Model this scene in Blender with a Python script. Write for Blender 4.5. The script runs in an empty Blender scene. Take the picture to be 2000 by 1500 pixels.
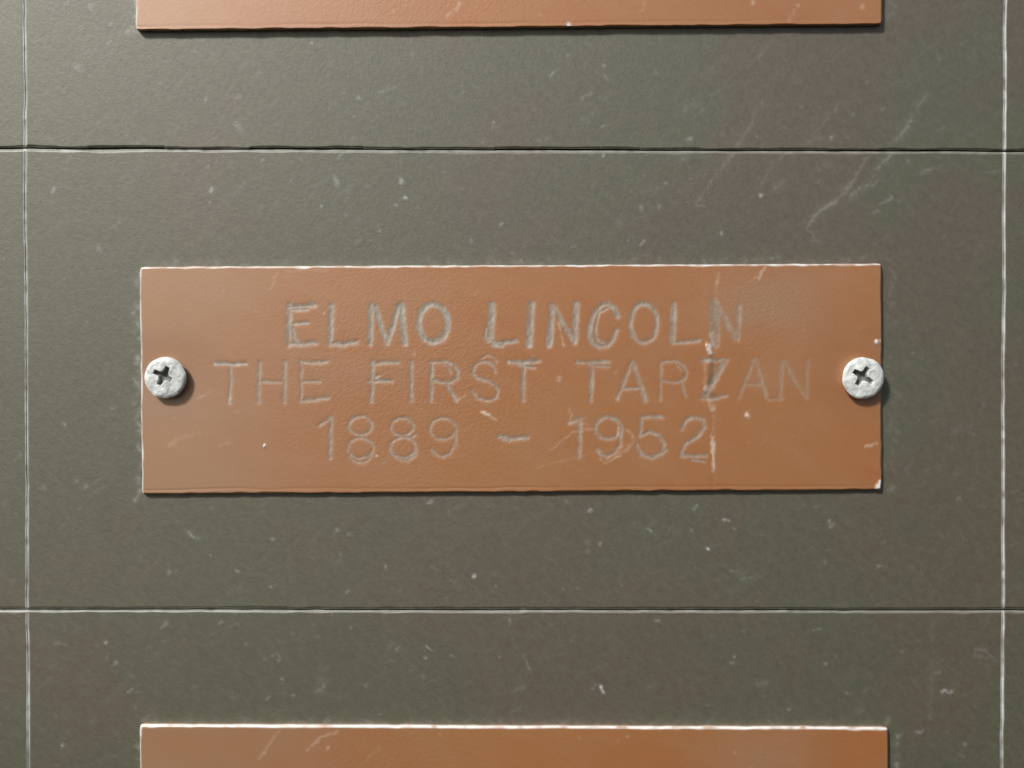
import bpy, math, random
import numpy as np
from mathutils import Vector
rng = np.random.default_rng(7)
random.seed(7)
S = bpy.context.scene
COL = S.collection

# ------------------------------------------------------------------ camera
PXM = 7.0e-5                      # metres on the wall per pixel of the 2000 px wide photograph
DIST = 0.15
PITCH = math.radians(0.87)
cam_d = bpy.data.cameras.new("camera")
cam_d.sensor_width = 36.0
HALF = 1000 * PXM / DIST          # tan of the half angle of view
cam_d.lens = 18.0 / HALF
cam_d.clip_start = 0.005
cam_d.clip_end = 20.0
cam = bpy.data.objects.new("camera", cam_d)
COL.objects.link(cam)
CAMZ = DIST * math.tan(PITCH)
cam.location = (0, -DIST, CAMZ)
cam.rotation_euler = (math.pi / 2 - PITCH, 0, 0)
S.camera = cam

# ------------------------------------------------------------------ sky, sun, exposure
TOSUN = Vector((-0.50, -0.57, 0.655)).normalized()
EL = math.asin(TOSUN.z)
ROT = math.atan2(TOSUN.x, TOSUN.y)
w = bpy.data.worlds.new("World")
S.world = w
w.use_nodes = True
sky = w.node_tree.nodes.new("ShaderNodeTexSky")
sky.sky_type = 'NISHITA'
sky.sun_disc = False
sky.sun_elevation = EL
sky.sun_rotation = ROT
sky.dust_density = 3.0
bg = w.node_tree.nodes["Background"]
w.node_tree.links.new(sky.outputs[0], bg.inputs[0])
bg.inputs[1].default_value = 0.05
sun_d = bpy.data.lights.new("sun", 'SUN')
sun_d.energy = 2.6
sun_d.angle = math.radians(8)
sun_d.color = (1.0, 0.995, 0.985)
sun = bpy.data.objects.new("sun", sun_d)
COL.objects.link(sun)
sun.rotation_euler = (-TOSUN).to_track_quat('-Z', 'Y').to_euler()
sun.location = TOSUN * 2
S.view_settings.view_transform = 'Standard'
S.view_settings.look = 'None'
S.view_settings.gamma = 1.0
S.view_settings.exposure = 0.40

# ------------------------------------------------------------------ measuring: photograph pixel -> point on a plane h metres in front of the wall
CP, SP = math.cos(PITCH), math.sin(PITCH)
def at(px, py, h=0.0):
    px, py, h = np.broadcast_arrays(np.asarray(px, float), np.asarray(py, float), np.asarray(h, float))
    a = (px - 1000) / 1000 * HALF
    b = (750 - py) / 1000 * HALF
    dy = CP + b * SP
    dz = -SP + b * CP
    t = (DIST - h) / dy
    return np.stack([t * a, -h, CAMZ + t * dz], -1)

# ------------------------------------------------------------------ mark maps: wear and dents as they lie on the wall (1 px cells)
MX, MY = 60, 60
class Map:
    def __init__(s):
        s.a = np.zeros((1500 + 2 * MY, 2000 + 2 * MX), np.float32)
    def stroke(s, pts, wid, val=1.0, soft=1.2, mode='max', taper=False):
        pts = np.asarray(pts, float)
        if len(pts) == 1: pts = np.vstack([pts, pts + 0.01])
        pad = wid / 2 + soft * 2 + 2
        x0 = int(max(-MX, pts[:, 0].min() - pad)); x1 = int(min(2000 + MX - 1, pts[:, 0].max() + pad))
        y0 = int(max(-MY, pts[:, 1].min() - pad)); y1 = int(min(1500 + MY - 1, pts[:, 1].max() + pad))
        if x1 <= x0 or y1 <= y0: return
        X, Y = np.meshgrid(np.arange(x0, x1 + 1), np.arange(y0, y1 + 1))
        best = np.full(X.shape, 1e9); prog = np.zeros(X.shape)
        n = len(pts) - 1
        for i in range(n):
            ax, ay = pts[i]; bx, by = pts[i + 1]
            L2 = (bx - ax) ** 2 + (by - ay) ** 2 + 1e-9
            t = np.clip(((X - ax) * (bx - ax) + (Y - ay) * (by - ay)) / L2, 0, 1)
            d = np.hypot(X - ax - t * (bx - ax), Y - ay - t * (by - ay))
            m = d < best
            best[m] = d[m]; prog[m] = ((i + t) / n)[m]
        hw = wid / 2
        if taper: hw = hw * np.sqrt(np.clip(np.sin(np.pi * np.clip(prog, .03, .97)), 0, 1))
        v = val / (1 + np.exp(np.clip((best - hw) / (soft * 0.5), -30, 30)))
        if taper: v = v * (0.35 + 0.65 * np.sin(np.pi * np.clip(prog, .02, .98)))
        sl = s.a[y0 + MY:y1 + MY + 1, x0 + MX:x1 + MX + 1]
        if mode == 'max': np.maximum(sl, v, out=sl)
        else: sl += v
    def get(s, px, py):
        x = np.clip(np.asarray(px, float) + MX, 0, s.a.shape[1] - 1.001)
        y = np.clip(np.asarray(py, float) + MY, 0, s.a.shape[0] - 1.001)
        i = x.astype(int); j = y.astype(int); fx = x - i; fy = y - j
        A = s.a
        v = (A[j, i] * (1 - fx) + A[j, i + 1] * fx) * (1 - fy) + (A[j + 1, i] * (1 - fx) + A[j + 1, i + 1] * fx) * fy
        out = (px < -MX) | (px > 2000 + MX) | (py < -MY) | (py > 1500 + MY)
        return np.where(out, 0, v)

def smooth_noise(n, step, r=rng):
    k = int(n / step) + 4
    v = r.normal(size=k)
    return np.interp(np.arange(n) / step, np.arange(k), v)
def noise2(px, py, sx, sy, seed):
    r = np.random.default_rng(seed)
    G = r.normal(size=(256, 256))
    x = np.asarray(px, float) / sx + 71.3; y = np.asarray(py, float) / sy + 53.7
    i = np.floor(x).astype(int); j = np.floor(y).astype(int); fx = x - i; fy = y - j
    fx = fx * fx * (3 - 2 * fx); fy = fy * fy * (3 - 2 * fy)
    g = lambda a, b: G[b % 256, a % 256]
    return (g(i, j) * (1 - fx) + g(i + 1, j) * fx) * (1 - fy) + (g(i, j + 1) * (1 - fx) + g(i + 1, j + 1) * fx) * fy

# ------------------------------------------------------------------ materials
class NT:
    def __init__(s, name):
        s.m = bpy.data.materials.new(name); s.m.use_nodes = True
        s.t = s.m.node_tree; s.p = s.t.nodes["Principled BSDF"]
    def n(s, typ, **kw):
        o = s.t.nodes.new(typ)
        for k, v in kw.items():
            if k in o.inputs.keys(): o.inputs[k].default_value = v
            else: setattr(o, k, v)
        return o
    def l(s, a, b): s.t.links.new(a, b)
    def mix(s, fac, a, b):
        o = s.t.nodes.new("ShaderNodeMix"); o.data_type = 'RGBA'
        for v, k in ((fac, 0), (a, 6), (b, 7)):
            if hasattr(v, 'links'): s.l(v, o.inputs[k])
            else: o.inputs[k].default_value = v if k == 0 else (*v, 1)
        return o.outputs[2]
    def math(s, op, a, b=0.0, c=0.0):
        o = s.t.nodes.new("ShaderNodeMath"); o.operation = op
        for v, k in ((a, 0), (b, 1), (c, 2)):
            if hasattr(v, 'links'): s.l(v, o.inputs[k])
            else: o.inputs[k].default_value = v
        return o.outputs[0]
    def attr(s, name):
        o = s.t.nodes.new("ShaderNodeAttribute"); o.attribute_name = name
        return o.outputs["Fac"]
    def coord(s, scale, rot=0.0, stretch=1.0):
        tc = s.t.nodes.new("ShaderNodeNewGeometry")
        mp = s.t.nodes.new("ShaderNodeMapping")
        mp.vector_type = 'TEXTURE' if False else 'POINT'
        r = s.t.nodes.new("ShaderNodeVectorRotate"); r.rotation_type = 'Y_AXIS'
        r.inputs["Angle"].default_value = rot
        s.l(tc.outputs["Position"], r.inputs["Vector"])
        s.l(r.outputs[0], mp.inputs["Vector"])
        mp.inputs["Scale"].default_value = (scale / stretch, scale, scale)
        return mp.outputs[0]
    def noise(s, co, detail=2.0, rough=0.5, scale=1.0):
        o = s.t.nodes.new("ShaderNodeTexNoise")
        o.inputs["Scale"].default_value = scale; o.inputs["Detail"].default_value = detail; o.inputs["Roughness"].default_value = rough
        s.l(co, o.inputs["Vector"]); return o.outputs["Fac"]
    def ramp(s, v, lo, hi):
        o = s.t.nodes.new("ShaderNodeMapRange"); s.l(v, o.inputs[0])
        o.inputs[1].default_value = lo; o.inputs[2].default_value = hi; return o.outputs[0]
    def bump(s, h, strength, dist, normal=None):
        o = s.t.nodes.new("ShaderNodeBump"); o.inputs["Strength"].default_value = strength; o.inputs["Distance"].default_value = dist
        s.l(h, o.inputs["Height"])
        if normal: s.l(normal, o.inputs["Normal"])
        return o.outputs[0]
def hz(px): return 1.0 / (px * PXM)     # noise frequency for features of px photo pixels

def bronze():
    k = NT("dark_bronze")
    tone = k.noise(k.coord(hz(330), 0.6, 1.3), 3.0, 0.55)
    sx = k.n("ShaderNodeSeparateXYZ"); ge = k.n("ShaderNodeNewGeometry"); k.l(ge.outputs["Position"], sx.inputs[0])
    tone = k.math('ADD', tone, k.math('SUBTRACT', k.math('MULTIPLY', sx.outputs[0], .85), k.math('MULTIPLY', sx.outputs[2], .35)))
    c = k.mix(k.ramp(tone, .49, .56), WALL_A, WALL_B)
    fine = k.noise(k.coord(hz(13), -0.75, 1.8), 5.0, 0.75)
    c = k.mix(k.math('MULTIPLY', k.ramp(fine, .40, .66), .8), c, WALL_C)
    dust = k.noise(k.coord(hz(28), -0.7, 1.8), 3.0, 0.7)
    film_and_sheen = k.noise(k.coord(hz(240)), 2.0, 0.5)
    dst = k.math('MULTIPLY', k.ramp(dust, .62, .86), k.ramp(film_and_sheen, .38, .68))
    c = k.mix(k.math('MULTIPLY', dst, 0.5), c, (.33, .34, .31))
    wr = k.attr("wear")
    c = k.mix(wr, c, (.72, .74, .70))
    k.l(c, k.p.inputs["Base Color"])
    k.l(k.ramp(wr, 1.4, 0.0), k.p.inputs["Metallic"]) if False else None
    met = k.math('MULTIPLY', k.math('SUBTRACT', 1.0, wr), WALL_METAL)
    k.l(met, k.p.inputs["Metallic"])
    k.p.inputs["Coat Weight"].default_value = 1.0; k.p.inputs["Coat IOR"].default_value = WALL_COAT; k.p.inputs["Coat Roughness"].default_value = WALL_CR
    rg = k.noise(k.coord(hz(60), -0.7, 2.0), 3.0, 0.6)
    ro = k.t.nodes.new("ShaderNodeMapRange"); k.l(rg, ro.inputs[0]); ro.inputs[1].default_value = .3; ro.inputs[2].default_value = .7
    ro.inputs[3].default_value = WALL_ROUGH - .04; ro.inputs[4].default_value = WALL_ROUGH + .05
    k.l(ro.outputs[0], k.p.inputs["Roughness"])
    b1 = k.bump(k.noise(k.coord(hz(7), -0.8, 1.5), 3.5, 0.68), 0.6, 0.00006)
    b2 = k.bump(k.noise(k.coord(hz(60), -0.8, 1.5), 2.0, 0.5), 0.30, 0.00008, b1)
    k.l(b2, k.p.inputs["Normal"]); k.l(b2, k.p.inputs["Coat Normal"])
    return k.m

def copper():
    k = NT("lacquered_copper")
    tone = k.noise(k.coord(hz(420), 0.4, 1.2), 2.0, 0.5)
    c = k.mix(k.ramp(tone, .40, .62), COP_A, COP_B)
    t2 = k.noise(k.coord(hz(40), -0.5, 2.5), 4.0, 0.65)
    c = k.mix(k.math('MULTIPLY', k.ramp(t2, .45, .8), .35), c, COP_C)
    gr = k.noise(k.coord(hz(5)), 2.0, 0.6)
    c = k.mix(k.math('MULTIPLY', k.ramp(gr, .4, .75), .18), c, (.50, .31, .17))
    c = k.mix(k.attr("film_and_sheen"), c, (.45, .325, .215))  # pale sheen painted into the copper's base colour
    gv = k.attr("groove")
    tone3 = k.noise(k.coord(hz(7), 1.2, 2.5), 3.0, 0.7)
    gcol = k.mix(k.ramp(tone3, .35, .68), (.265, .285, .235), (.52, .535, .465))
    c = k.mix(gv, c, gcol)
    st = k.attr("stain")
    c = k.mix(st, c, (.09, .10, .085))
    br = k.attr("bright")
    c = k.mix(br, c, (.78, .62, .46))
    wr = k.attr("wear")
    c = k.mix(wr, c, (.80, .79, .74))
    k.l(c, k.p.inputs["Base Color"])
    allw = k.math('MAXIMUM', k.math('MAXIMUM', wr, gv), k.math('MAXIMUM', br, st))
    met = k.math('MULTIPLY', k.math('SUBTRACT', 1.0, allw), COP_METAL)
    k.l(met, k.p.inputs["Metallic"])
    k.p.inputs["Roughness"].default_value = COP_ROUGH
    k.p.inputs["Coat Weight"].default_value = 1.0; k.p.inputs["Coat IOR"].default_value = COP_COAT; k.p.inputs["Coat Roughness"].default_value = COP_CR
    peel = k.noise(k.coord(hz(5.5), 0.8, 1.25), 2.5, 0.6)
    patch = k.attr("peel")
    o = k.math('MULTIPLY', peel, k.math('ADD', .22, k.math('MULTIPLY', patch, .75)))
    b1 = k.bump(o, 0.5, 0.00008)
    b2 = k.bump(k.noise(k.coord(hz(70), -0.4, 1.8), 2.0, 0.5), 0.25, 0.0001, b1)
    k.l(b2, k.p.inputs["Normal"]); k.l(b2, k.p.inputs["Coat Normal"])
    return k.m

def zinc():
    k = NT("chalky_zinc")
    v = k.t.nodes.new("ShaderNodeTexVoronoi"); v.feature = 'SMOOTH_F1'
    v.inputs["Scale"].default_value = hz(15); v.inputs["Smoothness"].default_value = .6
    tc = k.t.nodes.new("ShaderNodeNewGeometry")
    k.l(tc.outputs["Position"], v.inputs["Vector"])
    n = k.noise(k.coord(hz(16)), 4.0, 0.7)
    c = k.mix(k.ramp(n, .38, .66), (.56, .58, .55), (.92, .93, .89))
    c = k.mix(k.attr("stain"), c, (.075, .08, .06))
    k.l(c, k.p.inputs["Base Color"])
    k.p.inputs["Metallic"].default_value = 0.0
    k.p.inputs["Roughness"].default_value = 0.42
    b1 = k.bump(v.outputs["Distance"], 0.35, 0.0004)
    b2 = k.bump(n, 0.4, 0.00012, b1)
    k.l(b2, k.p.inputs["Normal"]); k.l(b2, k.p.inputs["Coat Normal"])
    return k.m

WALL_A = (.103, .102, .053); WALL_B = (.120, .090, .054); WALL_C = (.146, .138, .082)
WALL_METAL = .30; WALL_ROUGH = .54; WALL_COAT = 1.84; WALL_CR = .57
COP_A = (.48, .172, .040); COP_B = (.49, .195, .055); COP_C = (.53, .26, .12)
COP_METAL = .30; COP_ROUGH = .50; COP_COAT = 1.85; COP_CR = .44
M_WALL = bronze(); M_COP = copper(); M_ZINC = zinc()
kb = NT("joint_grime"); kb.p.inputs["Base Color"].default_value = (.03, .03, .027, 1); kb.p.inputs["Roughness"].default_value = .8
kn = kb.noise(kb.coord(hz(20)), 3.0); kb.l(kb.mix(kn, (.02, .02, .018), (.06, .06, .05)), kb.p.inputs["Base Color"]); M_GRIME = kb.m

# ------------------------------------------------------------------ meshes
def mesh_from(name, V, F, mat, parent=None, origin=None, attrs=None, normals=None):
    origin = np.zeros(3) if origin is None else np.asarray(origin, float)
    me = bpy.data.meshes.new(name)
    F = np.asarray(F, np.int32)
    me.vertices.add(len(V)); me.vertices.foreach_set("co", (V - origin).astype(np.float32).ravel())
    me.loops.add(F.size); me.loops.foreach_set("vertex_index", F.ravel())
    me.polygons.add(len(F)); me.polygons.foreach_set("loop_start", np.arange(0, F.size, F.shape[1], dtype=np.int32))
    me.update(calc_edges=True)
    me.polygons.foreach_set("use_smooth", np.ones(len(F), bool))
    for k, v in (attrs or {}).items():
        a = me.attributes.new(k, 'FLOAT', 'POINT'); a.data.foreach_set("value", np.ascontiguousarray(v, np.float32))
    me.materials.append(mat)
    me.validate()
    if normals is not None: me.normals_split_custom_set_from_vertices(normals.tolist())
    o = bpy.data.objects.new(name, me); COL.objects.link(o)
    if parent is not None:
        o.parent = parent
        po = Vector(parent["_o"]) if "_o" in parent else Vector((0, 0, 0))
        o.location = Vector(origin) - po
    else: o.location = origin
    o["_o"] = [float(x) for x in origin]
    return o
def gridfaces(nx, ny):
    i, j = np.meshgrid(np.arange(nx - 1), np.arange(ny - 1))
    a = (j * nx + i).ravel()
    return np.stack([a, a + nx, a + nx + 1, a + 1], -1)     # rows run down the photo, seen from the front
def gridnormals(P):
    du = np.gradient(P, axis=1); dv = np.gradient(P, axis=0)
    n = np.cross(dv, du); n /= np.linalg.norm(n, axis=-1, keepdims=True) + 1e-20
    return n
def ringnormals(nx, ny):
    return np.repeat(np.array([(0, 0, 1), (1, 0, 0), (0, 0, -1), (-1, 0, 0)], float), [nx, ny - 1, nx - 1, ny - 2], axis=0)
def axis(lo, hi, step, fine_lo, fine_hi, edge, coarse=60.0):
    v = [lo + e for e in edge] + [hi - e for e in edge]
    a = lo + edge[-1]
    while a < hi - edge[-1]:
        v.append(a); a += step if fine_lo <= a <= fine_hi else (min(coarse, max(step, fine_lo - a)) if a < fine_lo else coarse)
    v = np.unique(np.round(v, 3)); keep = [v[0]]
    for q in v[1:]:
        if q - keep[-1] > 0.35: keep.append(q)
    return np.array(keep)
def tag(o, label=None, cat=None, group=None, kind=None):
    for k, v in (("label", label), ("category", cat), ("group", group), ("kind", kind)):
        if v: o[k] = v

# ------------------------------------------------------------------ the marks on the wall
wallmap = Map()
def fieldang(x, y):
    t = min(1, max(0, (x / 2000 * .55 + y / 1500 * .6) - .15))
    return math.radians(52 - 46 * t)
for i in range(520):                             # small nicks and dust
    x, y = random.uniform(-20, 2020), random.uniform(-20, 1520)
    L = random.choice([2, 3, 4, 6, 9, 14]); a = fieldang(x, y) + random.gauss(0, .35)
    wallmap.stroke([(x, y), (x + L * math.cos(a), y - L * math.sin(a))], random.uniform(1.0, 2.4), random.uniform(.05, .26) * (1.5 if L < 4 else .7), 1.6)
for i in range(240):                             # long hair scratches
    x, y = random.uniform(-20, 2020), random.uniform(-20, 1520)
    L = random.uniform(20, 75); a = fieldang(x, y) + random.gauss(0, .12)
    wallmap.stroke([(x, y), (x + L * math.cos(a), y - L * math.sin(a))], random.uniform(1.2, 2.4), random.uniform(.03, .11), 1.6, taper=True)
for i in range(60):                              # soft blotches
    x, y = random.uniform(0, 2000), random.uniform(0, 1500)
    a = fieldang(x, y); L = random.uniform(6, 22)
    wallmap.stroke([(x, y), (x + L * math.cos(a), y - L * math.sin(a))], random.uniform(4, 9), random.uniform(.04, .10), 5)
for pts, wd, v in [
    ([(1810,185),(1795,205),(1780,230)],3.2,.34), ([(1781,229),(1768,250),(1750,275)],4,.42), ([(1781,230)],5,.55),
    ([(1740,303),(1728,316),(1714,331)],3.4,.40), ([(1670,350),(1652,370),(1635,390)],3,.26), ([(1635,390),(1610,407),(1585,430)],3.2,.42),
    ([(1585,430),(1577,446),(1592,468),(1600,470)],3,.22), ([(1712,340),(1700,358),(1662,384)],3.4,.30), ([(1718,352),(1690,366)],3,.22),
    ([(1490,200),(1468,240),(1440,285)],3.2,.26), ([(1440,288),(1420,312),(1398,342)],3.4,.27), ([(1398,342),(1378,372),(1359,402),(1376,402)],3,.20),
    ([(1635,208),(1605,246),(1575,283)],3,.24), ([(1540,300),(1518,312)],3,.22), ([(1510,320),(1498,340),(1484,362)],3,.24),
    ([(1742,386),(1722,398)],5,.50), ([(1717,412),(1708,417)],4,.25), ([(1822,330),(1800,340)],4,.20), ([(1700,300),(1668,350)],6,.12),
    ([(1485,382)],6,.62), ([(1252,408)],8,.60), ([(1290,405)],7,.25), ([(1410,456)],6,.45), ([(1299,360)],6,.25), ([(1348,349)],5,.25),
    ([(1249,480),(1256,472)],5,.35), ([(1620,274),(1628,268)],5,.42), ([(1340,272),(1346,270)],6,.25), ([(1180,129)],8,.40), ([(1182,150),(1188,156)],4,.2),
    ([(1140,192),(1154,182)],8,.32), ([(1282,140)],10,.25), ([(1088,136),(1076,148)],4,.28), ([(1108,108)],6,.3), ([(1000,192)],6,.3), ([(1410,260)],9,.14),
    ([(1052,276)],6,.2), ([(1066,272)],5,.25), ([(1178,304)],6,.75), ([(1172,291)],5,.5), ([(1028,478)],4,.45), ([(1003,494)],4,.4), ([(1020,509)],4,.4),
    ([(152,131),(148,134)],4,.40), ([(175,10),(177,18)],9,.28), ([(216,48)],4,.35), ([(212,88),(218,82)],4,.2), ([(313,162)],7,.25),
    ([(705,192),(700,186)],7,.34), ([(742,179),(755,176),(768,174)],5,.28), ([(670,182)],6,.2), ([(400,200),(405,190)],5,.22), ([(460,240),(470,252)],16,.14),
    ([(468,190)],12,.10), ([(610,85)],5,.45), ([(805,108),(812,104)],4,.2), ([(512,314)],4,.5), ([(588,312)],4,.4), ([(662,306),(670,296)],6,.30),
    ([(410,372),(416,367)],7,.48), ([(408,327)],6,.35), ([(652,343),(659,360)],8,.26), ([(783,350),(781,357)],5,.45), ([(791,387)],7,.62), ([(775,400)],5,.4),
    ([(905,370)],5,.28), ([(103,375),(108,370)],8,.34), ([(130,327),(128,333)],4,.22), ([(249,339)],4,.6), ([(195,492),(192,486)],9,.26), ([(742,450)],7,.25),
    ([(675,420)],4,.3), ([(342,430)],4,.25), ([(980,438)],5,.4), ([(920,470)],5,.38), ([(838,436)],8,.22), ([(970,486)],4,.35), ([(127,545)],8,.12),
    ([(127,828)],6,.55), ([(160,955),(170,948)],8,.18), ([(150,937)],5,.35), ([(85,953)],12,.12),
    ([(927,1125)],8,1.0), ([(370,1042),(376,1050)],10,.30), ([(384,1054)],8,.2), ([(527,1146)],5,.5), ([(465,1115)],6,.26), ([(412,1085)],6,.24), ([(330,1117)],7,.22),
    ([(755,1104),(754,1110)],5,.45), ([(684,1043)],6,.42), ([(668,1084)],4,.36), ([(836,982),(843,979)],4,.40), ([(660,1035),(656,1040)],4,.3), ([(682,1153),(678,1157)],4,.35),
    ([(207,1256),(211,1253)],7,.40), ([(222,1300),(227,1297)],7,.32), ([(257,1320)],6,.25), ([(257,1346),(251,1352)],6,.30), ([(120,1454)],9,.44), ([(265,1382)],6,.26),
    ([(318,1225),(324,1216)],7,.24), ([(429,1218),(434,1214)],5,.30), ([(530,1280),(540,1276),(546,1288),(540,1290)],3.5,.36), ([(551,1324)],8,.34), ([(516,1290)],6,.2),
    ([(455,1354)],5,.3), ([(520,1362),(524,1359)],5,.3), ([(632,1332),(630,1342),(618,1351)],4,.36), ([(832,1261),(846,1272)],3.5,.48), ([(774,1268),(780,1263)],4,.34),
    ([(832,1285)],6,.4), ([(882,1283)],4,.4), ([(686,1226)],5,.4), ([(825,1324)],5,.25), ([(714,1338),(716,1346)],3,.26), ([(648,1192),(647,1199)],3,.4), ([(752,1199)],4,.45),
    ([(992,1207),(995,1215),(990,1222)],3,.34), ([(957,1250)],5,.24), ([(105,1257),(128,1258)],4,.2),
    ([(1382,1073)],6,1.0), ([(1173,1340),(1180,1353)],6,.95), ([(1158,1345)],6,.2), ([(1414,1014),(1420,1016)],6,.42), ([(1436,1032)],6,.26), ([(1350,1037)],5,.36),
    ([(1269,1036)],5,.36), ([(1151,998),(1155,994)],6,.30), ([(1107,978)],4,.45), ([(1174,1063)],6,.36), ([(1150,1060)],16,.10), ([(1150,1074)],6,.24),
    ([(1622,1020)],5,.42), ([(1622,1029),(1630,1027)],5,.36), ([(1426,1117),(1434,1118)],4,.30), ([(1714,1105),(1728,1106)],4,.34), ([(1445,1134),(1455,1131)],5,.22), ([(1213,1141)],4,.26),
    ([(1840,1350),(1855,1350)],5,.46), ([(1541,1385)],7,.5), ([(1612,1298)],8,.34), ([(1430,1295)],6,.34), ([(1435,1282)],6,.3), ([(1280,1209),(1288,1212)],4,.3),
    ([(1590,1228),(1604,1229)],4,.28), ([(1794,1252)],4,.3), ([(1900,1270),(1925,1270),(1944,1290)],5,.18), ([(1905,1280),(1930,1285)],10,.10), ([(1820,1207),(1820,1300),(1819,1405)],2.5,.16),
    ([(1790,1430),(1800,1429)],6,.34), ([(1760,1272)],5,.2), ([(1825,1313),(1836,1313)],4,.25), ([(1022,1282),(1036,1308)],3,.2), ([(1096,1260)],4,.35), ([(1113,1250)],4,.26),
    ([(1870,977),(1876,976)],8,.18), ([(1880,1455),(1890,1456)],5,.25), ([(1355,995),(1362,985)],5,.3), ([(1588,990),(1596,991)],4,.26),
    ]:
    if len(pts) == 3 and wd < 4.5: wallmap.stroke(pts, wd * 3.2, v * .20, 7)
    wallmap.stroke(pts, wd * .78, v * (.66 if len(pts) == 3 and v < .45 else .92), 2.0)

# plates: photo corners (tl, tr, br, bl), thickness above wall
PLATES = {
    'mid': ([(273, 521), (1722, 515), (1722, 957), (278, 966)], 0.00068),
    'top': ([(262, -386), (1722, -392), (1723, 48), (266, 60)], 0.00092),
    'low': ([(273, 1414), (1735, 1420), (1733, 1862), (276, 1858)], 0.00072),
}
for (c, th), kk in zip(PLATES.values(), PLATES):           # chalky residue and painted reflected glow along the plate edges
    for a, b, val, out in ((c[0], c[3], .42, (-6, 0)), (c[0], c[1], .12, (0, -7)), (c[1], c[2], .16 if kk != 'low' else .40, (20, 0))):
        a = np.array(a, float) + out; b = np.array(b, float) + out
        L = np.hypot(*(b - a)); n = int(L / 11)
        for i in range(n):
            if random.random() < .38: continue
            p = a + (b - a) * (i + random.random()) / n
            if not (-50 < p[0] < 2050 and -50 < p[1] < 1550): continue
            q = p + np.array([random.gauss(0, 5), random.gauss(0, 5)]) + (b - a) / L * random.uniform(2, 14)
            wallmap.stroke([p + np.array([random.gauss(0, 3), random.gauss(0, 3)]), q], random.uniform(2, 7), val * random.uniform(.3, 1), 3.5)

# ------------------------------------------------------------------ the wall of bronze panels
LX = lambda y: 46 + 9.0 * y / 1500        # left joint
RX = lambda y: 1961 - 5.0 * y / 1500
T1 = lambda x: 290 + 5.5 * x / 2000       # joints between the rows
T2 = lambda x: 1189.5 + 2.0 * x / 2000
colx = [lambda y: LX(y) - 1911, LX, RX, lambda y: RX(y) + 1911]
rowy = [lambda x: T1(x) - 898, T1, T2, lambda x: T2(x) + 898]
wall = bpy.data.objects.new("wall", None); COL.objects.link(wall)
tag(wall, "dark bronze wall of rectangular panels divided by thin pale joints, behind the copper plates", "wall")
jog_x = np.array([-4000, 175, 325, 490, 710, 965, 1250, 1700, 5000]); jog_v = np.array([0, -1.2, 1.0, -.8, .9, -.6, .4, 0, 0])
def joint_wob_h(x, seed):
    return noise2(x, x * 0, 110, 1, seed) * .4 + noise2(x, x * 0, 23, 1, seed + 1) * .3
def joint_wob_v(y, seed):
    return noise2(y, y * 0, 150, 1, seed) * .9 + noise2(y, y * 0, 30, 1, seed + 1) * .5
EDGE = (0, .8, 1.6, 2.4, 3.2, 4.2, 5.4, 7, 9, 12)
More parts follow.
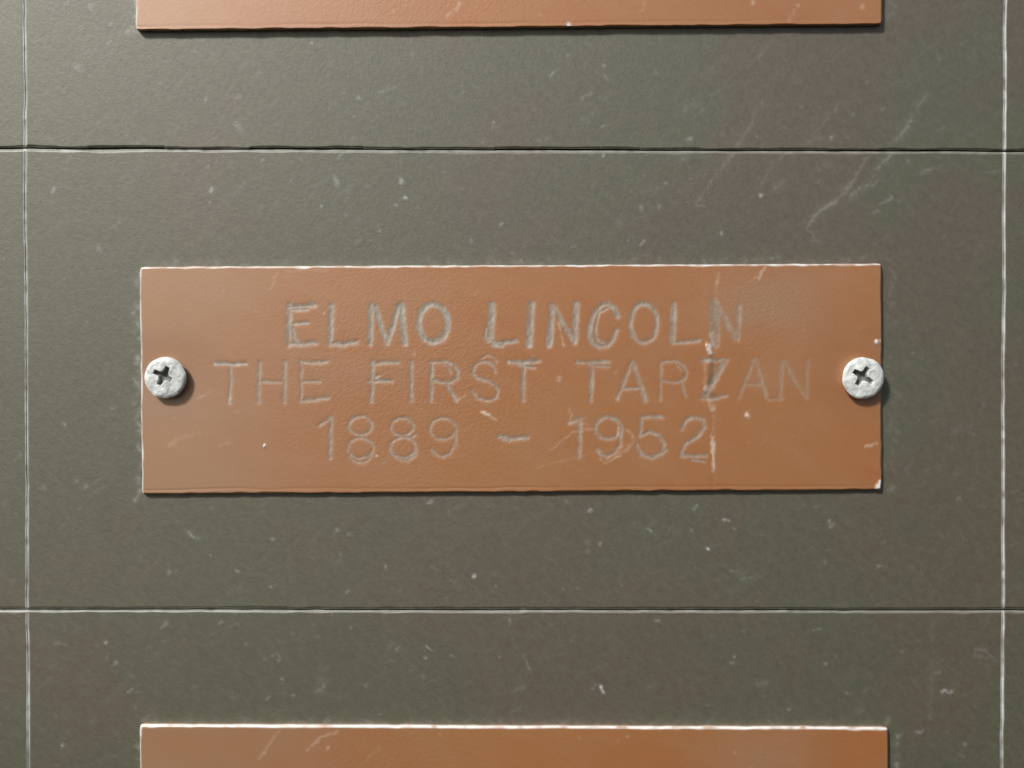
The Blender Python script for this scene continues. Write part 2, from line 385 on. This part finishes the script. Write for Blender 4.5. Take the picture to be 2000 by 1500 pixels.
def panel(ci, ri):
    GAPH, GAPV = 1.0, .04
    xl0, xr0 = colx[ci](750), colx[ci + 1](750)
    yt0, yb0 = rowy[ri](1000), rowy[ri + 1](1000)
    us = axis(xl0, xr0, 2.6, -30, 2030, EDGE); vs = axis(yt0, yb0, 2.6, -30, 1530, EDGE)
    U, Vv = np.meshgrid(us, vs)
    s = (U - xl0) / (xr0 - xl0); t = (Vv - yt0) / (yb0 - yt0)
    yl = Vv; xx = U
    xl = colx[ci](yl) + joint_wob_v(yl, 10 + ci * 7) + GAPV; xr = colx[ci + 1](yl) + joint_wob_v(yl, 10 + (ci + 1) * 7) - GAPV
    yt = rowy[ri](xx) + joint_wob_h(xx, 80 + ri * 7) + GAPH; yb = rowy[ri + 1](xx) + joint_wob_h(xx, 80 + (ri + 1) * 7) - GAPH
    if ri + 1 == 1:
        j = jog_v[np.clip(np.searchsorted(jog_x, xx) - 1, 0, 8)]; yb = yb + j - .6
    PX = xl + (xr - xl) * s; PY = yt + (yb - yt) * t
    dl, dr, dt, db = U - xl0, xr0 - U, Vv - yt0, yb0 - Vv
    def prof(d, wdt): return np.clip(1 - d / wdt, 0, 1) ** 1.5
    wv = np.clip(4.6 + .8 * noise2(U, Vv, 9, 33, 3), 3, 7); wh = np.clip(5.0 + 1.1 * noise2(U, Vv, 35, 9, 4), 3, 8)
    drop = np.maximum(np.maximum(prof(dl, wv) * .6, prof(dr, wv) * .12), np.maximum(prof(dt, wh), prof(db, wh * .8)))
    H = -drop * 5.2 * PXM + noise2(PX, PY, 260, 200, 9) * .00001
    raw = wallmap.get(PX + 1.6 * noise2(PX, PY, 7, 7, 61) + 1.2 * noise2(PX, PY, 40, 40, 63), PY + 1.6 * noise2(PX, PY, 7, 7, 62) + 1.2 * noise2(PX, PY, 40, 40, 64))
    raw = raw * np.clip(.78 + .38 * noise2(PX, PY, 5, 5, 65) + .25 * noise2(PX, PY, 30, 30, 66), .1, 1.3)
    H = H + np.clip(raw, 0, .6) * .00002
    def lip(d, wd): return np.clip(1.25 - d / wd, 0, 1)
    nz = np.clip(.85 + .25 * noise2(PX, PY, 13, 13, 21), .45, 1.2)
    fade = np.clip(1.05 - .45 * PX / 2000, .35, 1.2)
    we = np.maximum(lip(dl, 4.5) * 1.0, lip(dr, 2.8) * .95) * np.clip(.85 + .22 * noise2(PX, PY, 1e6, 70, 31), .4, 1)
    whz = np.maximum(lip(dt, 4.4) * (.52 * fade if ri == 1 else .52 * fade), lip(db, 2.6) * .25)  # lip wear, painted wider on the sun-facing left and top lips
    wear = np.clip(np.maximum(np.maximum(we, whz) * nz, raw), 0, 1)
    P = at(PX, PY, H)
    N = gridnormals(P)
    nx, ny = len(us), len(vs)
    V = P.reshape(-1, 3); F = gridfaces(nx, ny)
    # skirt down to the backing sheet
    ring = np.concatenate([np.arange(nx), np.arange(1, ny) * nx + nx - 1, (ny - 1) * nx + np.arange(nx - 2, -1, -1), np.arange(ny - 2, 0, -1) * nx])
    low = V[ring].copy(); low[:, 1] = .0009
    k0 = len(V); m = len(ring); i = np.arange(m); jn = (i + 1) % m
    side = np.stack([ring[i], ring[jn], k0 + jn, k0 + i], -1)
    Va = np.vstack([V, V[ring], low]); side = np.stack([k0 + i, k0 + jn, k0 + m + jn, k0 + m + i], -1)
    nn = ringnormals(nx, ny)
    Na = np.vstack([N.reshape(-1, 3), nn, nn])
    wa = np.concatenate([wear.ravel(), np.zeros(2 * m)])
    c = V.mean(0); c[1] = 0
    return mesh_from("panel", Va, np.vstack([F, side]), M_WALL, wall, c, {"wear": wa}, Na)
for ri in range(3):
    for ci in range(3):
        panel(ci, ri)
b0 = at(colx[0](0), rowy[0](0), 0); b1 = at(colx[3](0), rowy[3](0), 0)
X0, X1, Z0, Z1 = b0[0], b1[0], b1[2], b0[2]
bv = np.array([(X0, .0009, Z1), (X1, .0009, Z1), (X1, .0009, Z0), (X0, .0009, Z0), (X0, .004, Z1), (X1, .004, Z1), (X1, .004, Z0), (X0, .004, Z0)])
bf = [(0, 3, 2, 1), (4, 5, 6, 7), (0, 1, 5, 4), (1, 2, 6, 5), (2, 3, 7, 6), (3, 0, 4, 7)]
bk = mesh_from("backing_sheet", bv, bf, M_GRIME, wall)
bk.data.polygons.foreach_set("use_smooth", np.zeros(6, bool))

# ------------------------------------------------------------------ engraved letters, traced as tool strokes (points, width)
def ell(cx, cy, rx, ry, a0=0, a1=360, n=28):
    return [(cx + rx * math.cos(math.radians(a0 + (a1 - a0) * i / n)), cy + ry * math.sin(math.radians(a0 + (a1 - a0) * i / n))) for i in range(n + 1)]
G = []     # (name, strength, strokes)
def g(name, strength, *st): G.append((name, strength, st))
g("letter", .95, ([(566,595),(565,634),(565,673)],9), ([(564,600),(590,599),(614,596)],9), ([(568,605),(600,604)],6), ([(561,633),(600,631)],5), ([(564,671),(590,672),(616,669)],8), ([(571,640),(575,655),(582,668)],6))
g("letter", .95, ([(648,597),(647,635),(645,669)],9), ([(645,671),(672,672),(697,668)],9))
g("letter", 1.0, ([(726,595),(724,640),(723,671)],9), ([(733,599),(744,636),(755,668)],8), ([(779,597),(768,636),(756,669)],9), ([(784,596),(788,640),(791,671)],11))
g("letter", 1.0, (ell(846,631,28,37,-100,268),10), (ell(851,631,25,37,-60,70),7))
g("letter", 1.0, ([(961,595),(960,630),(958,664)],13), ([(958,660),(966,673),(980,674)],9), ([(962,671),(985,669),(1008,666)],7), ([(950,640),(948,660)],4))
g("letter", 1.0, ([(1038,594),(1036,634),(1034,673)],13))
g("letter", 1.0, ([(1079,596),(1076,635),(1073,674)],11), ([(1083,598),(1102,636),(1121,667)],8), ([(1126,594),(1124,632),(1122,668)],11))
g("letter", .95, ([(1206,617),(1199,601),(1187,593),(1173,598),(1160,614),(1153,636),(1151,655),(1158,669),(1171,678),(1187,674),(1198,661),(1204,645)],9), ([(1186,602),(1170,610),(1163,635),(1164,660),(1180,672)],5))
g("letter", .95, (ell(1257.5,631,26,38,-95,262),8))
g("letter", .9, ([(1316,594),(1315,630),(1313,667)],10), ([(1313,669),(1340,668),(1365,665)],7))
g("letter", .62, ([(1396,592),(1396,632),(1397,671)],17), ([(1401,597),(1420,630),(1438,662)],9), ([(1444,597),(1443,632),(1441,664)],7))
g("letter", .95, ([(420,709),(450,711),(480,710)],6), ([(451,711),(450,748),(449,785)],5))
g("letter", .8, ([(507,708),(506,746),(505,784)],7), ([(505,745),(557,746)],4), ([(556,708),(556,746),(555,784)],7))
g("letter", .78, ([(588,708),(588,783)],5), ([(588,706),(612,709),(638,706)],7), ([(589,745),(625,745)],4), ([(588,783),(612,780),(640,777)],7))
g("letter", .88, ([(728,707),(727,745),(725,783)],7), ([(726,711),(750,708),(776,707)],7), ([(722,745),(745,744),(764,744)],7), ([(722,743),(740,733)],4))
g("letter", .85, ([(803,706),(803,745),(804,782)],6))
g("letter", .88, ([(844,709),(842,745),(842,782)],6), ([(843,708),(870,706),(886,712),(894,725),(892,738),(880,747),(862,746),(846,742)],6), ([(866,710),(876,718),(880,728)],3), ([(873,750),(882,767),(892,782)],7))
g("letter", .82, ([(936,706),(944,697),(953,693),(963,698),(969,706)],3), ([(967,725),(962,713),(951,706),(937,707),(926,716),(923,727),(930,738),(950,743),(965,750),(972,762),(970,775),(960,781),(945,782),(932,776),(923,763)],6))
g("letter", .95, ([(993,706),(1020,708),(1051,705)],8), ([(1010,711),(1027,716),(1043,718)],5), ([(1023,712),(1022,750),(1022,782)],6))
g("letter", .80, ([(1127,707),(1155,708),(1188,706)],7), ([(1150,712),(1170,715),(1188,716)],4), ([(1156,711),(1155,748),(1154,781)],7))
g("letter", .74, ([(1234,707),(1220,742),(1205,780)],6), ([(1235,707),(1248,744),(1261,781)],8), ([(1217,760),(1251,758)],5))
g("letter", .70, ([(1291,708),(1290,745),(1290,780)],5), ([(1291,707),(1318,704),(1336,713),(1341,727),(1336,741),(1320,748),(1293,743)],5), ([(1319,708),(1329,722)],3), ([(1331,744),(1335,760),(1340,775)],5))
g("letter", .75, ([(1368,703),(1395,703),(1420,702)],6), ([(1416,705),(1398,738),(1377,773)],11), ([(1370,779),(1395,778),(1419,773)],6))
g("letter", .50, ([(1471,703),(1457,742),(1442,779)],5), ([(1474,703),(1486,740),(1497,776)],6), ([(1453,750),(1490,750)],4))
g("letter", .42, ([(1528,704),(1525,742),(1524,780)],7), ([(1532,706),(1552,742),(1573,775)],6), ([(1577,701),(1576,740),(1575,777)],6), ([(1500,781),(1530,778)],4))
g("digit", .85, ([(646,815),(646,855),(645,894)],7), ([(624,830),(645,817)],5))
g("digit", .78, (ell(704,831,22,18,-90,270),5), (ell(704,875,24,20,-90,270),5), (ell(704,884,22,19,15,165),4))
g("digit", .82, (ell(785.5,833,22,17,-90,270),5), (ell(787,874,25,20,-90,270),5), ([(778,895),(795,899),(810,890),(813,878)],5), ([(803,856),(812,850)],4))
g("digit", .78, (ell(865,837,25,21,-90,270),5), ([(891,840),(889,866),(879,885),(866,893),(852,888),(843,877)],5))
g("dash", 1.0, ([(975,852),(1000,857),(1030,854)],8), ([(982,857),(995,861)],5))
g("digit", .66, ([(1133,817),(1132,855),(1131,892)],8), ([(1112,826),(1133,817)],6))
g("digit", .78, (ell(1187,836,25,21,-90,270),6), ([(1213,838),(1211,868),(1201,884),(1186,892),(1175,888),(1167,877)],6))
g("digit", .82, ([(1252,816),(1272,814),(1294,815)],6), ([(1253,816),(1250,850)],6), ([(1250,851),(1267,843),(1287,850),(1297,867),(1291,886),(1272,895),(1252,888),(1243,869)],6), ([(1292,887),(1302,878)],4))
g("digit", .82, ([(1331,838),(1339,822),(1356,814),(1373,820),(1376,834),(1362,852),(1338,868),(1331,881),(1332,889)],7), ([(1331,890),(1355,891),(1379,890)],6), ([(1352,897),(1374,901)],4))

depth = Map(); groove = Map(); idmap = [Map() for _ in G]
def passes(m, pts, wid, val):
    pts = np.asarray(pts, float)
    n = max(1, int(round(wid / 2.6)))
    m.stroke(pts, wid * .88, val * .70, 2.4)
    for i in range(n):
        off = ((i + .5) / n - .5) * wid * .8 if n > 1 else 0
        d = np.gradient(pts, axis=0); nn = np.stack([-d[:, 1], d[:, 0]], -1); nn /= np.linalg.norm(nn, axis=1, keepdims=True) + 1e-9
        jit = pts + nn * off + np.random.default_rng(int(pts[0, 0] * 7 + i)).normal(0, .6, pts.shape)
        m.stroke(jit, 2.0, val * (.72 + .38 * ((i * 7 + int(pts[0, 0])) % 5) / 4), 1.5)
for k, (nm, st, strokes) in enumerate(G):
    for pts, wd in strokes:
        wd *= 1.3 if k < 11 else 1.25
        passes(groove, pts, wd, min(1, st))
        depth.stroke(pts, wd * .62, st, 3.4)
        idmap[k].stroke(pts, wd, 1.0, 1.5)
bright = Map(); stain = Map(); wearm = Map()
for pts, wd, v in [([(1404,533),(1401,548),(1399,562)],3,.45), ([(1399,562),(1399,590)],3,.12), ([(1392,815),(1392,860)],3.5,.25), ([(1392,855),(1393,890),(1393,920)],5.5,.62),
                   ([(1380,668),(1384,690)],4,.3), ([(1376,700),(1380,770)],7,.22), ([(1386,783),(1393,800)],9,.42), ([(1500,517),(1492,530),(1480,545)],4,.50), ([(1496,530),(1462,552)],3,.2),
                   ([(1459,810)],9,.80), ([(1460,812)],14,.28), ([(1092,741)],8,.60), ([(942,805),(950,810),(958,812)],6,.70), ([(950,810),(968,820)],7,.25),
                   ([(462,805),(466,803)],5,.36), ([(385,781),(398,774),(411,767)],4,.26), ([(1690,873),(1712,868)],3.5,.50), ([(535,545),(540,536)],5,.18), ([(538,549),(528,566)],4,.22),
                   ([(1090,630),(1096,645),(1099,662),(1103,678)],3,.55), ([(1172,896),(1185,904),(1212,891)],3.5,.62), ([(1112,827),(1150,830)],4,.30), ([(1075,880),(1120,845),(1165,838)],3,.28),
                   ([(1225,840),(1235,850),(1240,862)],7,.30), ([(1240,862),(1225,880),(1205,890)],4,.25), ([(892,782),(908,774)],4,.40), ([(634,613)],4,.6), ([(735,891)],4,.8), ([(812,695)],4,.4),
                   ([(1114,800),(1115,830)],3,.25), ([(1210,836),(1206,850)],4,.7), ([(449,780),(449,785)],6,.55), ([(421,709)],6,.5), ([(994,707)],6,.6), ([(1205,780)],6,.45), ([(330,870),(352,855)],8,.14),
                   ([(345,858),(390,848)],8,.10), ([(430,870),(450,865)],3,.15), ([(500,610),(560,600)],3,.1), ([(1200,730),(1210,720)],3,.2), ([(1045,915),(1160,885),(1230,870)],3,.16), ([(560,530),(640,528)],6,.12),
                   # neighbours
                   ([(900,5),(890,20)],5,.42), ([(885,26),(872,32)],5,.3), ([(768,22)],6,.3), ([(355,33)],5,.25), ([(1255,18),(1248,28)],4,.3), ([(1472,3)],9,.4), ([(1260,0),(1256,10)],3,.3), ([(1558,10)],7,.25), ([(1684,12)],12,.4), ([(1055,28)],6,.25), ([(1550,22),(1540,40)],4,.2),
                   ([(505,1480),(530,1448),(545,1428)],4,.26), ([(600,1465),(625,1440),(660,1428)],4,.30), ([(640,1462)],7,.4), ([(516,1470)],5,.35), ([(860,1435)],5,.3), ([(1205,1448)],5,.4), ([(1225,1440)],4,.35), ([(1435,1470)],5,.3), ([(1130,1440)],5,.25), ([(700,1500),(740,1460)],3,.16)]:
    bright.stroke(pts, wd, v, 1.8)
for pts, wd, v in [([(1386,676),(1388,690)],7,.70), ([(1381,676)],6,.75), ([(1712,668)],8,1.0), ([(1720,667)],5,.5), ([(518,871)],5,.95), ([(1384,705)],8,.35), ([(1380,760)],8,.30), ([(1716,951),(1722,943)],10,1.0), ([(1711,955)],6,.8),
                   ([(1111,49)],7,1.0), ([(1111,45)],4,.7), ([(1390,652),(1392,672)],8,.30)]:
    wearm.stroke(pts, wd, v, 1.6)
for pts, wd, v in [([(1370,706),(1400,705)],6,.45), ([(1393,715),(1388,745)],9,.55), ([(1390,733),(1386,748)],7,.75), ([(1378,770),(1398,772)],8,.40), ([(1398,600),(1400,650)],12,.22)]:
    stain.stroke(pts, wd, v, 3.0)
for i in range(150):
    c, th = PLATES[random.choice(['mid', 'mid', 'mid', 'top', 'low'])]
    x = random.uniform(285, 1710); y = random.uniform(c[0][1] + 10, c[3][1] - 10)
    if not -20 < y < 1520: continue
    a = math.radians(random.gauss(42, 16)); L = random.choice([1, 2, 4, 10, 25, 40])
    bright.stroke([(x, y), (x + L * math.cos(a), y - L * math.sin(a))], random.uniform(1.5, 3), random.uniform(.05, .22) * (1 if L < 5 else .6), 1.6, taper=L > 8)

SCREWS = [(321, 738, 41, 27), (1688, 738.5, 41, 32)]
def plate(key, step, letters=False):
    c, th = PLATES[key]
    tl, tr, br, bl = [np.array(q, float) for q in c]
    x0, x1 = (tl[0] + bl[0]) / 2, (tr[0] + br[0]) / 2; y0, y1 = (tl[1] + tr[1]) / 2, (bl[1] + br[1]) / 2
    E = (0, .7, 1.4, 2.2, 3.0, 4.0, 5.0, 6.5, 8)
    us = axis(x0, x1, step, -20, 2020, E, 40); vs = axis(y0, y1, step, -20, 1520, E, 40)
    U, V = np.meshgrid(us, vs); s = ((U - x0) / (x1 - x0))[..., None]; t = ((V - y0) / (y1 - y0))[..., None]
    Q = (tl * (1 - s) + tr * s) * (1 - t) + (bl * (1 - s) + br * s) * t
    PX, PY = Q[..., 0].copy(), Q[..., 1].copy()
    dl, dr, dt, db = U - x0, x1 - U, V - y0, y1 - V
    sd = {'mid': 31, 'top': 37, 'low': 43}[key]
    wob = lambda a, k: noise2(a, a * 0, 120, 1, sd + k) * .4 + noise2(a, a * 0, 19, 1, sd + k + 50) * .35
    near = lambda d: np.clip(1 - d / 30, 0, 1)
    PX += near(dl) * wob(PY, 1) + near(dr) * wob(PY, 2); PY += near(dt) * wob(PX, 3) + near(db) * wob(PX, 4)
    # slightly rounded corners
    R = 7.0
    for dx, dy, sx, sy in ((dl, dt, -1, -1), (dr, dt, 1, -1), (dl, db, -1, 1), (dr, db, 1, 1)):
        k = np.clip(1 - (dx + dy) / (2.4 * R), 0, 1) ** 2 * R * .28
        PX -= sx * k; PY -= sy * k
    c1 = np.clip(2.8 + .8 * noise2(U, V, 25, 25, sd + 9), 2, 6)
    if key == 'low': c1 = c1 + 4.5 * np.clip(1 - dt / 12, 0, 1)
    prof = lambda d, ww: np.clip(1 - d / ww, 0, 1) ** 1.6
    drop = np.maximum(np.maximum(prof(dl, c1), prof(dr, c1 * .8)), np.maximum(prof(dt, c1), prof(db, c1)))
    H = th - drop * 4.2 * PXM
    # sheared burr line just inside the edges, and gentle hand-cut unevenness
    H += noise2(PX, PY, 300, 180, sd + 3) * .000012 + noise2(PX, PY, 90, 60, sd + 4) * .0000025
    H -= .30 * PXM * np.exp(-((db - 9 - noise2(PX, PY, 60, 60, 91)) / 2.2) ** 2) * np.clip(.6 + .5 * noise2(PX, PY, 90, 90, 92), 0, 1)
    gx, gy = PX + .55 * noise2(PX, PY, 9, 9, 75), PY + .55 * noise2(PX, PY, 9, 9, 76)
    gv = groove.get(gx, gy) * np.clip(.93 + .16 * noise2(PX, PY, 4, 4, 77) + .10 * noise2(PX, PY, 22, 22, 78), .5, 1.15); dp = depth.get(gx, gy); WX = PX + 1.3 * noise2(PX, PY, 8, 8, 71); WY = PY + 1.3 * noise2(PX, PY, 8, 8, 72)
    bt = bright.get(WX, WY) * np.clip(.8 + .35 * noise2(PX, PY, 6, 6, 73) + .25 * noise2(PX, PY, 35, 35, 74), .1, 1.3); stn = stain.get(PX, PY); wm = wearm.get(WX, WY)
    if letters:
        H -= dp * 1.0 * PXM
        H += (bt * .6 + wm * 1.6) * PXM - .8 * PXM * np.clip(stn, 0, 1)
        for sx, sy, r, _ in SCREWS:
            rr = np.hypot(PX - sx, PY - sy)
            H -= .00010 * np.exp(-(rr / 75) ** 2)
        H += .00007 * np.exp(-((PX - 1384) / 26) ** 2) * np.exp(-((PY - 720) / 60) ** 2) * 0
        for sx, sy, r, _ in SCREWS: stn = np.maximum(stn, .13 * np.exp(-((np.hypot(PX - sx, PY - sy) + 14 * noise2(PX, PY, 40, 40, 99)) / 95) ** 4))
        # the crease that runs down through the last letters
        H -= .00002 * np.exp(-((PX - 1393) / 5) ** 2) * np.clip((PY - 530) / 60, 0, 1)
    else:
        gv = gv * 0; stn = stn * 0
    nz = .80 + .28 * noise2(PX, PY, 12, 12, sd + 6)
    lip = lambda d, ww: np.clip(1.35 - d / ww, 0, 1)
    ew = np.maximum(np.maximum(lip(dl, c1 * .95), lip(dr, 1.2) * .6), np.maximum(lip(dt, c1 * 1.15), lip(db, 1.0) * .5))  # edge wear, painted stronger where the sun catches top and left edges
    if key == 'low': ew = np.maximum(ew, lip(dt, c1 * 1.2) * 1.25)
    wear = np.clip(np.maximum(ew * nz, wm), 0, 1)
    peel = np.exp(-((PX - 820) / 260) ** 2 - ((PY - (y0 + y1) / 2) / 220) ** 2) + .75 * np.exp(-((PX - 1480) / 120) ** 2 - ((PY - (y0 + 90)) / 100) ** 2)
    film_and_sheen = np.clip(.46 * np.clip((900 + 70 * noise2(PX, PY, 160, 110, 95) - PX) / 560, 0, 1) + .40 * np.exp(-((PX - 1500) / 115) ** 2 - ((PY - y0 - 75 - 15 * noise2(PX, PY, 50, 40, 97)) / 95) ** 2) + .05 * noise2(PX, PY, 120, 60, 96), 0, .6)  # painted sheen: broad pale area at left, soft patch at upper right
    P = at(PX, PY, H); N = gridnormals(P).reshape(-1, 3); nx, ny = len(us), len(vs)
    VV = P.reshape(-1, 3); F = gridfaces(nx, ny)
    at_ = {"groove": gv.ravel(), "bright": bt.ravel(), "stain": stn.ravel(), "wear": wear.ravel(), "peel": peel.ravel(), "film_and_sheen": film_and_sheen.ravel()}
    org = at(500 * (tl + br)[0] / 1000, (tl + br)[1] / 2, 0.0)
    fid = np.full(len(F), -1)
    if letters:
        fc = np.stack([PX.ravel()[F].mean(1), PY.ravel()[F].mean(1)], -1)
        best = np.full(len(F), .30)
        for k in range(len(G)):
            v = idmap[k].get(fc[:, 0], fc[:, 1]); m = v > best
            fid[m] = k; best[m] = v[m]
    keep = F[fid < 0]
    ring = np.concatenate([np.arange(nx), np.arange(1, ny) * nx + nx - 1, (ny - 1) * nx + np.arange(nx - 2, -1, -1), np.arange(ny - 2, 0, -1) * nx])
    m = len(ring); k0 = len(VV); lo = VV[ring].copy(); lo[:, 1] = -.00002; i = np.arange(m); jn = (i + 1) % m
    side = np.stack([k0 + i, k0 + jn, k0 + m + jn, k0 + m + i], -1)
    nn = ringnormals(nx, ny)
    Va = np.vstack([VV, VV[ring], lo]); Na = np.vstack([N, nn, nn])
    aa = {k: np.concatenate([v, np.zeros(2 * m)]) for k, v in at_.items()}
    aa["wear"][k0:] = .35
    Fa = np.vstack([keep, side])
    used = np.unique(Fa); remap = np.full(len(Va), -1); remap[used] = np.arange(len(used))
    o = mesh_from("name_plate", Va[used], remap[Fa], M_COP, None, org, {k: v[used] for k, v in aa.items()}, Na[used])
    if letters:
        for k, (nm, st, _) in enumerate(G):
            f = F[fid == k]
            if not len(f): continue
            us_ = np.unique(f); rm = np.full(len(VV), -1); rm[us_] = np.arange(len(us_))
            mesh_from(nm, VV[us_], rm[f], M_COP, o, VV[us_].mean(0), {q: v[us_] for q, v in at_.items()}, N[us_])
    return o
GROUP = "copper name plates on the bronze wall panels"
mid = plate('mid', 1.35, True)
tag(mid, "copper plate engraved with three lines of capitals and years, white screw at each end", "name plate", GROUP)
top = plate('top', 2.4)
tag(top, "copper plate cut off by the top of the picture, dark shadow under its lower edge", "name plate", GROUP)
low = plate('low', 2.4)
tag(low, "copper plate cut off by the bottom of the picture, with thick white worn top edge", "name plate", GROUP)

# ------------------------------------------------------------------ screws
def screw(sx, sy, rpx, ang, seed, label):
    th = PLATES['mid'][1]; hh = .00135                       # head height
    c = at(sx, sy, th + hh); R = rpx * PXM * .985
    nr, na = 90, 220
    prr = np.concatenate([np.linspace(0, .90, 70), np.linspace(.91, 1.0, 20)])
    r, a = np.meshgrid(prr * R, np.arange(na) / na * 2 * math.pi, indexing='ij')
    lump = noise2(np.cos(a) * 3 + 9, np.sin(a) * 3 + 9, 1, 1, seed)
    rr = r * (1 + .012 * lump)
    x = rr * np.cos(a); z = rr * np.sin(a)
    q = r / R
    h = hh * (1 - .16 * q ** 2 - .22 * np.clip((q - .80) / .22, 0, 1) ** 2.2)
    px_, pz_ = x / PXM, z / PXM
    h = h + PXM * (.45 * noise2(px_, pz_, 15, 15, seed + 1) + .18 * noise2(px_, pz_, 5, 5, seed + 2)) * np.clip(1.1 - q ** 6, 0, 1)
    # cross recess: four tapering arms with webbed corners
    th_ = math.radians(-ang); ca, sa = math.cos(th_), math.sin(th_)
    off = (-2.6, 3.0)
    u = (px_ - off[0]) * ca + (pz_ - off[1]) * sa; v = -(px_ - off[0]) * sa + (pz_ - off[1]) * ca
    wv = 1.0 * noise2(px_, pz_, 9, 9, seed + 4)
    au, av = np.abs(u) + wv * .5, np.abs(v) + wv * .5
    lu = np.where(u > 0, 16.5 if seed < 300 else 22, 19.5)
    d1 = np.maximum(au - lu, av - (4.6 - .05 * au)); d2 = np.maximum(av - 19.5, au - (4.6 - .05 * av))
    d3 = np.hypot(u, v) - 7.2
    web = 10.5 - np.hypot(13.5 - au, 13.5 - av)               # concave corners between arms
    d = np.minimum(np.minimum(d1, d2), d3); d = np.minimum(d, np.where((au < 13.5) & (av < 13.5), web, 99))
    cut = 1 / (1 + np.exp(np.clip(d / .5, -40, 40)))
    rad = np.hypot(u, v)
    dp = cut * np.clip(11.5 - rad * .28, 4.0, 12) * PXM
    h = h - dp
    P = np.stack([c[0] + x, -(th + h), c[2] + z], -1)
    rims = [P]
    for k, (f, yy) in enumerate(((.985, .60), (.90, .36), (.80, .02))):   # under-side of the pan head down to the plate
        P2 = np.stack([c[0] + x[-1] * f, np.full(na, -(th + hh * yy)), c[2] + z[-1] * f], -1); rims.append(P2[None])
    P = np.concatenate(rims, 0); n = len(P)
    i, j = np.meshgrid(np.arange(n - 1), np.arange(na), indexing='ij')
    F = np.stack([i * na + j, (i + 1) * na + j, (i + 1) * na + (j + 1) % na, i * na + (j + 1) % na], -1).reshape(-1, 4)
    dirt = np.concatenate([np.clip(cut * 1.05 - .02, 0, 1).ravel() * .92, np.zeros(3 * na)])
    V = P.reshape(-1, 3)
    crown = np.concatenate([cut.ravel(), np.zeros(3 * na)])
    infc = crown[F].mean(1) > .5
    inner = np.zeros(len(F), bool); inner[infc] = True
    o = mesh_from("screw", *sub(V, F[~inner]), M_ZINC, mid, c, {"stain": dirt[np.unique(F[~inner])]})
    o["label"] = label
    k = mesh_from("cross_slot", *sub(V, F[inner]), M_ZINC, o, c, {"stain": dirt[np.unique(F[inner])]})
    return o
def sub(V, F):
    u = np.unique(F); rm = np.full(len(V), -1); rm[u] = np.arange(len(u))
    return V[u], rm[F]
screw(*SCREWS[0], 201, "white zinc crosshead screw at the left end of the plate")
screw(*SCREWS[1], 305, "white zinc crosshead screw overlapping the right edge of the plate")
for o in S.objects:
    if "_o" in o: del o["_o"]
